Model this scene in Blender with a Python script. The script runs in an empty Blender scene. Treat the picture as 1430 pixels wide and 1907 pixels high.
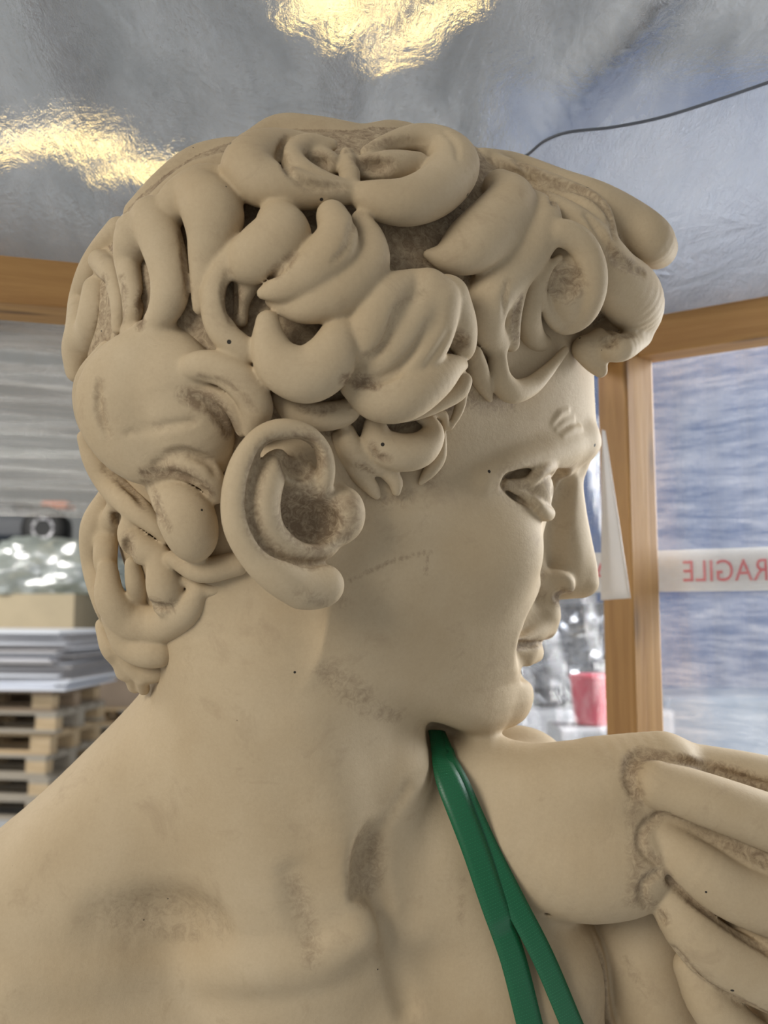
import bpy, bmesh, math, random
import numpy as np
from mathutils import Vector, Matrix

random.seed(7)
C = bpy.context.scene.collection
U = 0.0005                      # one sculpting unit is half a millimetre
FPX, D0 = 1700.0, 1700.0        # focal length in pixels; distance of the sculpting plane in units
CX, CY = 715.0, 953.5
EYE = 1.42                      # camera height above the warehouse floor (m)
PITCH = math.radians(6.0)
CAM = Matrix.Translation((0, 0, EYE)) @ Matrix.Rotation(math.pi/2 + PITCH, 4, 'X')
HV = 3.4                        # voxel of the hair, units
BV = 3.6                        # voxel of the body


def P(px, py, z):
    """point seen at (px, py) lying z units in front of the sculpting plane, in sculpting units"""
    s = (D0 - z) / FPX
    return np.array([(px - CX) * s, (CY - py) * s, z], dtype=np.float64)


def W(px, py, depth):
    """world point seen at (px, py) at `depth` metres along the camera axis"""
    return CAM @ Vector(((px - CX) / FPX * depth, (CY - py) / FPX * depth, -depth))


def catmull(pts, n):
    pts = np.asarray(pts, float)
    if len(pts) < 3:
        t = np.linspace(0, 1, n * (len(pts) - 1) + 1)[:, None]
        return pts[0] * (1 - t) + pts[-1] * t
    q = np.vstack([2 * pts[0] - pts[1], pts, 2 * pts[-1] - pts[-2]])
    out = []
    for i in range(1, len(q) - 2):
        p0, p1, p2, p3 = q[i - 1], q[i], q[i + 1], q[i + 2]
        for t in np.linspace(0, 1, n, endpoint=False):
            out.append(.5 * (2 * p1 + (p2 - p0) * t + (2 * p0 - 5 * p1 + 4 * p2 - p3) * t * t
                             + (3 * p1 - p0 - 3 * p2 + p3) * t ** 3))
    out.append(pts[-1])
    return np.array(out)


class Field:
    """a signed distance field on a grid; shapes are melted into it and carved out of it"""
    def __init__(self, lo, hi, h):
        self.lo = np.array(lo, float); self.h = h
        self.n = np.ceil((np.array(hi) - self.lo) / h).astype(int) + 1
        self.d = np.full(self.n, 150.0, np.float32)
        self.g = np.zeros(self.n, np.float16)      # grime held by carved lines

    def box(self, lo, hi):
        a = np.clip(np.floor((np.asarray(lo) - self.lo) / self.h).astype(int), 0, self.n - 1)
        b = np.clip(np.ceil((np.asarray(hi) - self.lo) / self.h).astype(int) + 1, 1, self.n)
        if np.any(b - a < 2):
            return None, None
        ax = [(self.lo[i] + self.h * np.arange(a[i], b[i])).astype(np.float32) for i in range(3)]
        return tuple(slice(a[i], b[i]) for i in range(3)), ax

    def _melt(self, sl, dist, k, op):
        cur = self.d[sl]
        if op == 'add':
            if k <= 0:
                np.minimum(cur, dist, out=cur); return
            t = np.clip(.5 + .5 * (cur - dist) / k, 0, 1)
            cur[...] = cur + (dist - cur) * t - k * t * (1 - t)
        else:
            nd = -dist
            if k <= 0:
                np.maximum(cur, nd, out=cur); return
            t = np.clip(.5 - .5 * (cur - nd) / k, 0, 1)
            cur[...] = cur + (nd - cur) * t + k * t * (1 - t)

    def tube(self, pts, radii, k=8, op='add', grime=0.0, n=5, clean=False, flat=1.0):
        pr = catmull(np.hstack([np.asarray(pts, float), np.asarray(radii, float)[:, None]]), n)
        p, r = pr[:, :3].astype(np.float32), np.maximum(pr[:, 3], 1.0).astype(np.float32)
        m = r.max() + 1.2 * k + 3 * self.h
        sl, ax = self.box(p.min(0) - m, p.max(0) + m)
        if sl is None:
            return
        shp = [len(x) for x in ax]
        best = np.full(shp, 150.0, np.float32)
        for i in range(len(p) - 1):
            a, b = p[i], p[i + 1]
            mm = max(r[i], r[i + 1]) + 1.2 * k + 3 * self.h
            lo = np.minimum(a, b) - mm; hi = np.maximum(a, b) + mm
            ss = []
            for c in range(3):
                i0 = int(np.searchsorted(ax[c], lo[c])); i1 = int(np.searchsorted(ax[c], hi[c]))
                ss.append(slice(i0, max(i1, i0)))
            if any(s.stop - s.start < 1 for s in ss):
                continue
            X = ax[0][ss[0]][:, None, None]; Y = ax[1][ss[1]][None, :, None]; Z = ax[2][ss[2]][None, None, :]
            ab = b - a; L = float(ab @ ab) + 1e-6
            t = np.clip(((X - a[0]) * ab[0] + (Y - a[1]) * ab[1] + (Z - a[2]) * ab[2]) / L, 0, 1)
            dd = np.sqrt((X - a[0] - t * ab[0]) ** 2 + (Y - a[1] - t * ab[1]) ** 2 + ((Z - a[2] - t * ab[2]) * flat) ** 2)
            dd -= r[i] + (r[i + 1] - r[i]) * t
            tgt = best[tuple(ss)]
            np.minimum(tgt, dd, out=tgt)
        if clean:
            self.g[sl][(best < 5) & (best <= self.d[sl] + 2)] = 0
        if grime > 0:
            g = self.g[sl]
            gg = np.clip(1 - best / (r.mean() * .8 + 9), 0, 1) * grime
            np.maximum(g, gg.astype(np.float16), out=g)
        self._melt(sl, best, k, op)

    def ball(self, c, rad, k=10, op='add', rot=None, grime=0.0):
        """an ellipsoid, its own axes given by the rows of rot"""
        c = np.asarray(c, float); rad = np.asarray(rad, float) * np.ones(3)
        R = np.eye(3) if rot is None else np.asarray(rot, float)
        ext = np.sqrt(((R.T * rad) ** 2).sum(1)) + 2 * k + 4 * self.h
        sl, ax = self.box(c - ext, c + ext)
        if sl is None:
            return
        X = ax[0][:, None, None] - np.float32(c[0]); Y = ax[1][None, :, None] - np.float32(c[1]); Z = ax[2][None, None, :] - np.float32(c[2])
        k0 = k1 = 0
        for i in range(3):
            q = (X * np.float32(R[i, 0]) + Y * np.float32(R[i, 1]) + Z * np.float32(R[i, 2])) / np.float32(rad[i])
            k0 = k0 + q * q; k1 = k1 + (q / np.float32(rad[i])) ** 2
        k0 = np.sqrt(k0); k1 = np.sqrt(k1) + 1e-9
        d = np.minimum(k0 * (k0 - 1) / k1, 150).astype(np.float32)
        if grime > 0:
            g = self.g[sl]
            np.maximum(g, (np.clip(1 - d / (rad.mean() * .35 + 9), 0, 1) * grime).astype(np.float16), out=g)
        self._melt(sl, d, k, op)

    def stain(self, pts, r, amt, n=5):
        """wash left on the surface along a line"""
        for p in catmull(pts, n):
            sl, ax = self.box(p - r, p + r)
            if sl is None:
                continue
            q = np.sqrt(((ax[0] - p[0]) ** 2)[:, None, None] + ((ax[1] - p[1]) ** 2)[None, :, None] + ((ax[2] - p[2]) ** 2)[None, None, :]) / r
            g = self.g[sl]
            np.maximum(g, (np.clip(1.25 - 1.25 * q, 0, 1) * amt).astype(np.float16), out=g)

    def sample(self, pts):
        q = (pts - self.lo) / self.h
        i = np.clip(np.floor(q).astype(int), 0, self.n - 2); f = np.clip(q - i, 0, 1)
        d = self.d; o = 0
        for dx in (0, 1):
            for dy in (0, 1):
                for dz in (0, 1):
                    w = (f[:, 0] if dx else 1 - f[:, 0]) * (f[:, 1] if dy else 1 - f[:, 1]) * (f[:, 2] if dz else 1 - f[:, 2])
                    o = o + w * d[i[:, 0] + dx, i[:, 1] + dy, i[:, 2] + dz]
        return o

    def hit(self, px, py):
        """z of the front surface seen at (px, py), or None"""
        z1 = self.lo[2] + self.h * (self.n[2] - 1)
        z = np.arange(z1, self.lo[2], -self.h * .7)
        s = (D0 - z) / FPX
        v = self.sample(np.stack([(px - CX) * s, (CY - py) * s, z], 1))
        k = np.flatnonzero(v < 0)
        if len(k) == 0:
            return None
        k = k[0]
        if k == 0:
            return z[0]
        return z[k - 1] + (z[k] - z[k - 1]) * v[k - 1] / (v[k - 1] - v[k] + 1e-9)

    def surf(self, px, py, toward=None):
        """like hit, walking towards a point inside the outline when the ray misses"""
        z = self.hit(px, py)
        if z is None and toward is not None:
            for t in np.linspace(.03, 1, 33):
                z = self.hit(px + (toward[0] - px) * t, py + (toward[1] - py) * t)
                if z is not None:
                    return z - 25 * t
        return 0.0 if z is None else z

    def mesh(self):
        d = self.d; ins = d < 0
        nx, ny, nz = (self.n - 1)
        cnt = np.zeros((nx, ny, nz), np.uint8)
        offs = [(a, b, c) for a in (0, 1) for b in (0, 1) for c in (0, 1)]
        for a, b, c in offs:
            cnt += ins[a:a + nx, b:b + ny, c:c + nz]
        act = (cnt > 0) & (cnt < 8)
        I = np.argwhere(act)
        idx = np.full((nx, ny, nz), -1, np.int32); idx[act] = np.arange(len(I))
        val = {o: d[I[:, 0] + o[0], I[:, 1] + o[1], I[:, 2] + o[2]] for o in offs}
        acc = np.zeros((len(I), 3)); num = np.zeros(len(I))
        for o in offs:
            for c in range(3):
                if o[c] == 0:
                    e = list(o); e[c] = 1; e = tuple(e)
                    va, vb = val[o], val[e]; m = (va < 0) != (vb < 0)
                    t = np.where(m, va / np.where(m, va - vb, 1), 0)
                    pt = np.tile(np.array(o, float), (len(I), 1)); pt[:, c] = t
                    acc[m] += pt[m]; num[m] += 1
        V = self.lo + self.h * (I + acc / num[:, None])
        gr = self.g[I[:, 0], I[:, 1], I[:, 2]].astype(np.float32)
        F = []
        for c in range(3):
            a, b = (c + 1) % 3, (c + 2) % 3
            s0 = [slice(1, -1)] * 3; s1 = [slice(1, -1)] * 3
            s0[c] = slice(0, -1); s1[c] = slice(1, None)
            i0, i1 = ins[tuple(s0)], ins[tuple(s1)]
            E = np.argwhere(i0 != i1); fl = i0[i0 != i1]
            base = E + 1; base[:, c] = E[:, c]
            def cell(da, db):
                q = base.copy(); q[:, a] += da; q[:, b] += db
                return idx[q[:, 0], q[:, 1], q[:, 2]]
            Q = np.stack([cell(-1, -1), cell(0, -1), cell(0, 0), cell(-1, 0)], 1)
            Q[~fl] = Q[~fl][:, ::-1]
            F.append(Q)
        F = np.vstack(F); F = F[(F >= 0).all(1)]
        return V, F, gr


def relax(V, F, it=2, lam=.5):
    E = np.vstack([F[:, [0, 1]], F[:, [1, 2]], F[:, [2, 3]], F[:, [3, 0]]])
    for _ in range(it):
        acc = np.zeros_like(V); num = np.zeros(len(V))
        for c in range(3):
            acc[:, c] = np.bincount(E[:, 0], V[E[:, 1], c], len(V)) + np.bincount(E[:, 1], V[E[:, 0], c], len(V))
        num = np.bincount(E[:, 0], minlength=len(V)) + np.bincount(E[:, 1], minlength=len(V))
        V = V + lam * (acc / np.maximum(num, 1)[:, None] - V)
    return V


def field_object(name, field, mat, parent=None, it=2):
    V, F, gr = field.mesh()
    V = relax(V, F, it)
    M = np.array(CAM); V = ((V - [0, 0, D0]) * U) @ M[:3, :3].T + M[:3, 3]
    if parent is not None:
        V = V - np.array(parent.location)
    me = bpy.data.meshes.new(name)
    me.vertices.add(len(V)); me.vertices.foreach_set('co', V.astype(np.float32).ravel())
    me.loops.add(F.size); me.loops.foreach_set('vertex_index', F.astype(np.int32).ravel())
    me.polygons.add(len(F)); me.polygons.foreach_set('loop_start', np.arange(0, F.size, 4, dtype=np.int32))
    me.update(calc_edges=True); me.validate()
    me.polygons.foreach_set('use_smooth', np.ones(len(me.polygons), bool))
    at = me.attributes.new('grime', 'FLOAT', 'POINT'); at.data.foreach_set('value', gr)
    me.materials.append(mat)
    o = bpy.data.objects.new(name, me); C.objects.link(o)
    o.parent = parent
    return o
# ------------------------------------------------------------------ the statue
TURN = math.radians(17)
FW = np.array([math.cos(TURN), 0, -math.sin(TURN)])      # where the face looks
RS = np.array([math.sin(TURN), 0, math.cos(TURN)])       # towards the near ear
UPV = np.array([0, 1.0, 0])
HR = np.array([FW, UPV, RS])
O = P(590, 650, 0)


def PS(px, py, s):
    """point seen at (px, py) on the plane s units from the middle of the head, towards the near ear"""
    a = (px - CX) / FPX; sn, cs = RS[0], RS[2]
    z = (s + O[0] * sn - a * D0 * sn) / (cs - a * sn)
    return P(px, py, z)


def PM(px, py, s, sg):
    p = PS(px, py, s)
    return p if sg > 0 else p - RS * 2 * ((p - O) @ RS)


def ground(F, m=1.0):
    F.ball(P(612, 575, 0), (415 * m, 318 * m, 283 * m), 0, rot=HR)
    F.ball(P(960, 500, -60), (235 * m, 150 * m, 190 * m), 40, rot=HR)
    F.ball(P(740, 400, -30), (260 * m, 150 * m, 190 * m), 40, rot=HR)


def build_body():
    B = Field((-800, -1080, -560), (900, 700, 480), BV)
    # ---- skull
    B.ball(P(585, 650, 0), (405, 372, 292), 0, rot=HR)
    B.g[B.d < 14] = .55
    skull = Field(B.lo, B.lo + (B.n - 1) * B.h, 12.0)
    skull.ball(P(585, 650, 0), (405, 372, 292), 0, rot=HR)
    ground(skull)
    skull.ball(P(430, 950, 20), (220, 260, 215), 60)
    # ---- face loft
    prof = [(1080, 520), (1092, 600), (1096, 680), (1100, 740), (1104, 780), (1098, 830), (1072, 880), (1036, 930), (1018, 990),
            (1010, 1060), (1014, 1110), (1014, 1150), (1000, 1190), (986, 1225), (968, 1250), (968, 1290), (955, 1330), (930, 1380)]
    py_, f_ = [], []
    for a, b in prof:
        q = PS(a, b, 0); py_.append(q[1]); f_.append((q - O) @ FW)
    wy = [PS(900, b, 0)[1] for b in (520, 700, 800, 900, 960, 1050, 1150, 1250, 1350)]
    ww = [215, 232, 238, 244, 250, 246, 222, 192, 150]
    sl, ax = B.box((-250, PS(900, 1400, 0)[1], -420), (480, PS(900, 560, 0)[1], 420))
    X = ax[0][:, None, None] - np.float32(O[0]); Y = ax[1]; Z = ax[2][None, None, :]
    f = X * np.float32(FW[0]) + Z * np.float32(FW[2]); s = X * np.float32(RS[0]) + Z * np.float32(RS[2])
    f0 = np.interp(Y, py_[::-1], f_[::-1]).astype(np.float32)[None, :, None]
    w = np.interp(Y, wy[::-1], ww[::-1]).astype(np.float32)[None, :, None]
    fb = 90.0
    ny = np.interp(Y, wy[::-1], [2.2, 1.95, 1.8, 1.65, 1.55, 1.55, 1.58, 1.75, 2.1]).astype(np.float32)[None, :, None]
    q = ((np.abs(s) / w) ** ny + (np.maximum(f - fb, 0) / (f0 - fb)) ** ny) ** (1 / ny)
    d = (q - 1) * np.minimum(w, f0 - fb) * 1.0
    y0, y1 = PS(900, 1353, 0)[1], PS(600, 1195, 0)[1]
    yb = y0 + (y1 - y0) * np.clip((300 - f) / 330, 0, 1) ** 1.2
    dn = yb - Y[None, :, None]
    k = 46.0
    t = np.clip(.5 - .5 * (d - dn) / k, 0, 1)
    d = d + (dn - d) * t + k * t * (1 - t)
    back = -f - 30
    d = np.maximum(d, back)
    B.g[sl][(d < B.d[sl] + 10)] = 0
    B._melt(sl, np.minimum(d, 150).astype(np.float32), 30, 'add')
    # cheek bone, chin, jaw
    B.ball(PS(888, 1020, 142), (118, 105, 74), 60, rot=HR)
    B.ball(PS(926, 1292, 0), (62, 60, 78), 30, rot=HR)
    # ---- brow
    B.tube([PS(1078, 822, -50), PS(1086, 826, 0), PS(1080, 820, 50)], [30, 31, 32], 30)
    for sg in (1, -1):
        br = [(1078, 822, 40, 28), (1056, 830, 90, 32), (1022, 842, 130, 30), (985, 856, 162, 27), (945, 872, 190, 23), (900, 890, 210, 16)]
        q = [PS(x, y, t) for x, y, t, r in br]
        q = [p if sg > 0 else p - RS * 2 * ((p - O) @ RS) for p in q]
        B.tube(q, [r for *_, r in br], 28)
    # ---- eye sockets, balls, lids
    ce = PS(970, 914, 122)
    for sg in (1, -1):
        c = ce if sg > 0 else ce - RS * 244
        def Q(az, el, r):
            az, el = math.radians(az), math.radians(el)
            return c + r * (math.cos(el) * math.cos(az) * FW + math.cos(el) * math.sin(az) * RS * sg + math.sin(el) * UPV)
        so = [(946, 897, 16), (972, 904, 30), (1004, 910, 40), (1034, 906, 40)]
        if sg > 0:
            hz = [B.hit(x, y) for x, y, r in so]
            so = [P(x, y, min(z, hz[0] - 10) + e) for (x, y, r), z, e in zip(so, hz, (6, 8, -4, -24))]
            q = so
        else:
            q = [p - RS * 2 * ((p - O) @ RS) for p in q]
        B.tube(q, [16, 30, 40, 40], 10, 'sub', grime=.4)
        B.ball(c, (60, 56, 60), 4, rot=HR)
        out = q[0] - RS * sg * 16 + FW * 4
        B.tube([out, Q(106, 12, 63), Q(84, 28, 66), Q(54, 40, 67), Q(22, 40, 67), Q(-16, 24, 62), Q(-42, 2, 58)], [6, 11, 13, 14, 14, 11, 8], 5)
        B.tube([out - UPV * 8, Q(104, -12, 60), Q(82, -28, 63), Q(54, -40, 64), Q(20, -40, 64), Q(-14, -28, 60), Q(-42, -4, 58)], [5, 9, 12, 14, 14, 11, 8], 7)
        B.ball(Q(36, -4, 62), (8, 14, 14), 6, 'sub', grime=.35)
    # ---- nose
    B.tube([PS(1066, 868, 0), PS(1062, 900, 0), PS(1066, 950, 0), PS(1074, 1010, 0), PS(1082, 1060, 0), PS(1083, 1080, 0)],
           [30, 25, 26, 29, 33, 32], 16)
    B.tube([PS(1040, 890, 0), PS(1040, 960, 0), PS(1046, 1030, 0), PS(1050, 1072, 0)], [36, 46, 54, 48], 22)
    B.ball(PS(1082, 1088, 0), (32, 24, 34), 14, rot=HR)
    for sg in (1, -1):
        B.tube([PM(1056, 905, 46, sg), PM(1048, 950, 62, sg), PM(1036, 1010, 82, sg), PM(1020, 1060, 92, sg)], [14, 22, 24, 14], 24, 'sub')
        B.ball(PM(1034, 1090, 54, sg), (42, 31, 24), 16, rot=HR)
        B.ball(PM(1052, 1113, 54, sg), (26, 12, 18), 6, 'sub', rot=HR, grime=.9)
        B.tube([PM(1016, 1062, 80, sg), PM(1004, 1092, 86, sg), PM(1006, 1116, 72, sg)], [7, 8, 7], 12, 'sub', grime=.6)
    for sg in (1, -1):
        B.tube([PM(1042, 1100, 84, sg), PM(1020, 1145, 104, sg), PM(998, 1192, 122, sg), PM(990, 1236, 112, sg)], [16, 33, 38, 18], 30, 'sub')
    # ---- mouth
    B.ball(PS(1004, 1142, 0), (36, 42, 58), 24, rot=HR)
    for sg in (1, -1):
        B.tube([PS(1015, 1168, 0), PM(1012, 1167, 34, sg), PM(996, 1178, 66, sg), PM(972, 1192, 94, sg), PM(958, 1198, 112, sg)], [22, 22, 18, 12, 8], 10)
        B.tube([PS(988, 1215, 0), PM(986, 1216, 34, sg), PM(976, 1214, 62, sg), PM(962, 1206, 92, sg)], [24, 24, 19, 10], 10)
        B.tube([PM(1040, 1188, 0, sg), PM(1024, 1191, 36, sg), PM(998, 1197, 70, sg), PM(972, 1201, 100, sg), PM(952, 1202, 124, sg)], [4, 5, 6, 8, 8], 7, 'sub', grime=.7)
    B.tube([PS(968, 1252, -70), PS(988, 1250, 0), PS(968, 1252, 70)], [10, 13, 9], 24, 'sub')
    # ---- neck, shoulders, chest
    B.ball(P(430, 950, 20), (205, 250, 205), 60)
    B.tube([P(520, 1080, 0), P(540, 1250, 0), P(545, 1400, -10), P(560, 1560, -30), P(580, 1700, -60)], [225, 238, 236, 240, 250], 60)
    B.tube([P(470, 1330, -90), P(330, 1500, -60), P(150, 1690, -40), P(-120, 1930, -30)], [190, 200, 215, 250], 80)
    B.tube([P(600, 1420, -190), P(820, 1560, -220), P(960, 1600, -230)], [170, 190, 200], 60)
    B.ball(P(470, 2130, -60), (860, 440, 300), 90)
    B.ball(P(820, 1960, -60), (330, 330, 210), 70)
    B.ball(P(100, 1990, 40), (330, 260, 220), 80)
    return B, skull


def on(F, px, py, dz, toward=None):
    return P(px, py, F.surf(px, py, toward) + dz)


def body_details(B):
    def S(px, py, dz):
        return P(px, py, (B.hit(px, py) or 0) + dz)
    # sternomastoid, throat, notch
    B.tube([S(560, 1330, -86), S(600, 1450, -66), S(625, 1560, -38), S(645, 1650, -22), S(668, 1720, -16)], [80, 70, 52, 36, 22], 26)
    B.tube([P(700, 1360, 40), P(725, 1430, 60), P(712, 1520, 80), P(700, 1590, 90)], [70, 72, 60, 44], 30)
    B.ball(S(690, 1612, 8), (34, 62, 36), 26, 'sub', grime=.4)
    B.tube([S(760, 1470, 6), S(715, 1540, 10), S(672, 1600, 10), S(662, 1660, 8)], [8, 11, 12, 10], 16, 'sub', grime=.25)
    # collar bones and the hollows above
    B.tube([S(40, 1830, -26), S(180, 1815, -26), S(340, 1800, -25), S(480, 1795, -25), S(600, 1770, -24), S(665, 1735, -18)], [30, 32, 32, 34, 34, 28], 40)
    B.tube([S(190, 1725, 28), S(300, 1722, 30), S(380, 1730, 28)], [30, 42, 28], 50, 'sub', grime=.35)
    B.tube([S(545, 1640, 14), S(560, 1700, 16), S(580, 1745, 12)], [14, 20, 12], 34, 'sub', grime=.3)
    B.tube([S(705, 1660, 2), S(730, 1760, 4), S(760, 1880, 4)], [14, 12, 12], 30, 'sub')
    B.tube([P(770, 1720, B.hit(770, 1720) - 8), P(870, 1700, B.hit(870, 1700) - 10), P(960, 1640, B.hit(960, 1640) - 12)], [26, 28, 24], 30)
    # ---- shoulder with the draped sling
    B.ball(P(950, 1500, -110), (150, 118, 130), 50)
    B.tube([P(740, 1440, -90), P(860, 1490, -50), P(960, 1540, -10)], [110, 105, 110], 60)
    B.tube([P(820, 1600, 0), P(900, 1700, 0), P(1000, 1800, 0)], [120, 120, 120], 80)
    B.tube([P(900, 1460, 0), P(1010, 1480, 30), P(1120, 1470, 45), P(1230, 1440, 40)], [75, 92, 92, 75], 40)
    B.tube([P(1400, 1720, 20), P(1470, 1850, 10), P(1500, 1980, 0)], [85, 90, 90], 20)
    B.tube([P(960, 1560, 40), P(1060, 1590, 50), P(1140, 1590, 50), P(1180, 1580, 40)], [90, 112, 112, 100], 34)
    B.tube([P(1110, 1420, 30), P(1200, 1410, 30), P(1320, 1424, 30), P(1450, 1450, 30), P(1560, 1490, 30)], [40, 34, 34, 36, 36], 18)
    B.tube([P(1250, 1560, 50), P(1420, 1640, 40), P(1500, 1800, 30)], [80, 100, 110], 30)
    B.tube([P(930, 1560, 95), P(975, 1630, 95), P(1020, 1690, 95)], [10, 12, 9], 12, 'sub', grime=.4)
    # far shoulder and the upper arm below the sling
    B.ball(P(960, 1440, -260), (120, 100, 110), 40)
    B.tube([P(1185, 1640, -70), P(1195, 1760, -60), P(1215, 1900, -50), P(1230, 2060, -50)], [95, 96, 92, 90], 12)
    B.tube([P(1122, 1690, 20), P(1118, 1790, 30), P(1122, 1920, 30)], [8, 10, 12], 14, 'sub', grime=.5)
    # ---- hand
    zf = 106
    B.tube([P(1222, 1460, zf + 6), P(1320, 1492, zf + 20), P(1440, 1535, zf + 14), P(1580, 1590, zf - 20)], [43, 46, 50, 62], 2)
    B.tube([P(1232, 1560, zf - 6), P(1300, 1618, zf + 20), P(1390, 1670, zf + 14), P(1580, 1720, zf - 20)], [38, 47, 53, 64], 2)
    B.tube([P(1236, 1655, zf - 10), P(1295, 1740, zf + 10), P(1380, 1800, zf + 6), P(1580, 1880, zf - 30)], [36, 47, 53, 60], 2)
    B.tube([P(1290, 1800, zf - 20), P(1330, 1875, zf - 6), P(1420, 1960, zf - 10), P(1580, 2040, zf - 30)], [34, 42, 46, 56], 5)
    B.ball(P(1640, 1760, 40), (150, 240, 90), 30)
    for a in ([(1240, 1515), (1320, 1555), (1430, 1605)], [(1225, 1620), (1310, 1690), (1430, 1770)], [(1255, 1770), (1340, 1830), (1430, 1900)]):
        B.tube([P(x, y, zf + 26) for x, y in a], [6, 8, 9], 8, 'sub', grime=.7)
    for tip in ([(1222, 1522), (1197, 1545), (1196, 1580), (1222, 1606)], [(1226, 1626), (1200, 1646), (1200, 1680), (1232, 1712)]):
        B.tube([S(x, y, 1) for x, y in tip], [6, 8, 8, 6], 7, 'sub', grime=.6)
    rim = [(1180, 1480), (1170, 1440), (1192, 1404), (1260, 1416), (1340, 1438), (1440, 1470)]
    B.tube([S(x, y, 2) for x, y in rim], [7, 9, 10, 9, 8, 8], 8, 'sub', grime=.7)


def frown(B):
    for a in ([(1034, 800), (1050, 786), (1066, 782)], [(1046, 812), (1064, 800), (1080, 797)], [(1026, 790), (1040, 772), (1056, 764)]):
        B.tube([P(x, y, (B.hit(x, y) or 0) - 3) for x, y in a], [3, 6, 4], 7)


def ear(B, skull):
    def E(px, py, dz):
        return P(px, py, 292 + (600 - px) * .36 - abs(py - 960) * .05 + dz)
    B.ball(E(548, 935, -74), (92, 128, 80), 30, rot=HR)
    B.tube([E(597, 925, 6), E(606, 885, 24), E(600, 845, 34), E(572, 812, 38), E(530, 800, 38), E(488, 815, 34), E(455, 860, 30), E(440, 920, 28), E(446, 980, 26),
            E(478, 1035, 26), E(520, 1070, 28), E(560, 1092, 24)], [13, 15, 16, 17, 17, 18, 20, 22, 24, 26, 31, 34], 8)
    B.ball(E(590, 1090, 22), (42, 36, 30), 16)
    B.tube([E(560, 880, 8), E(520, 862, 16), E(500, 895, 24), E(492, 945, 26), E(508, 990, 24), E(548, 1022, 20), E(600, 1022, 14), E(626, 1000, 6)],
           [20, 22, 24, 24, 22, 20, 18, 14], 9)
    B.tube([E(545, 880, 10), E(575, 905, 8), E(597, 915, 4)], [18, 14, 12], 9)
    B.ball(E(640, 958, 0), (34, 44, 30), 18)
    B.tube([E(575, 850, 40), E(545, 840, 40), E(500, 836, 40), E(474, 880, 42), E(464, 940, 42), E(474, 995, 40), E(510, 1035, 40), E(560, 1052, 36), E(610, 1048, 28)],
           [13, 15, 12, 8, 7, 7, 7, 6, 4], 8, 'sub', grime=.6)
    B.ball(E(560, 858, 40), (30, 34, 36), 10, 'sub', grime=.6)
    B.tube([E(552, 960, 16), E(580, 972, 16), E(598, 970, 14)], [30, 34, 26], 9, 'sub', grime=.8)


def stains(B):
    for r, amt, pts in ((34, .8, [(860, 742), (905, 752), (950, 748)]), (26, .6, [(820, 800), (815, 860), (800, 900)]), (30, .7, [(650, 930), (655, 980), (640, 1010)]),
                        (26, .6, [(690, 915), (720, 935), (760, 925)]), (24, .55, [(560, 1110), (600, 1125), (640, 1120)]), (40, .5, [(270, 1720), (320, 1735), (360, 1735)]),
                        (34, .55, [(545, 1640), (575, 1740), (580, 1790)]), (36, .7, [(690, 1570), (695, 1620), (685, 1650)]), (16, .5, [(860, 1640), (855, 1720)]),
                        (36, .6, [(620, 1250), (680, 1300)]), (22, .5, [(1165, 1790), (1200, 1850)]), (30, .8, [(1180, 1500), (1186, 1600), (1178, 1680)]), (20, .6, [(1000, 1090), (1010, 1112)]),  # the 1180-1186 stroke darkens the stone for the shading beside the fingertips
                        (26, .5, [(945, 890), (965, 915)]), (22, .5, [(1040, 890), (1050, 920)]), (20, .6, [(960, 1200), (985, 1198)]), (8, .9, [(652, 1082), (700, 1060), (745, 1042), (800, 1030)]), (9, .8, [(795, 1040), (792, 1070)]), (30, .6, [(600, 1250), (660, 1310), (740, 1335)])):  # last stroke, and the 620,1250 one, are darker brown bands on the neck below the jaw
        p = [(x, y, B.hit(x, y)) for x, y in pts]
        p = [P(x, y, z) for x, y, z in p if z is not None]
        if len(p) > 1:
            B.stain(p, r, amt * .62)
MID = (540, 690)
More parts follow.
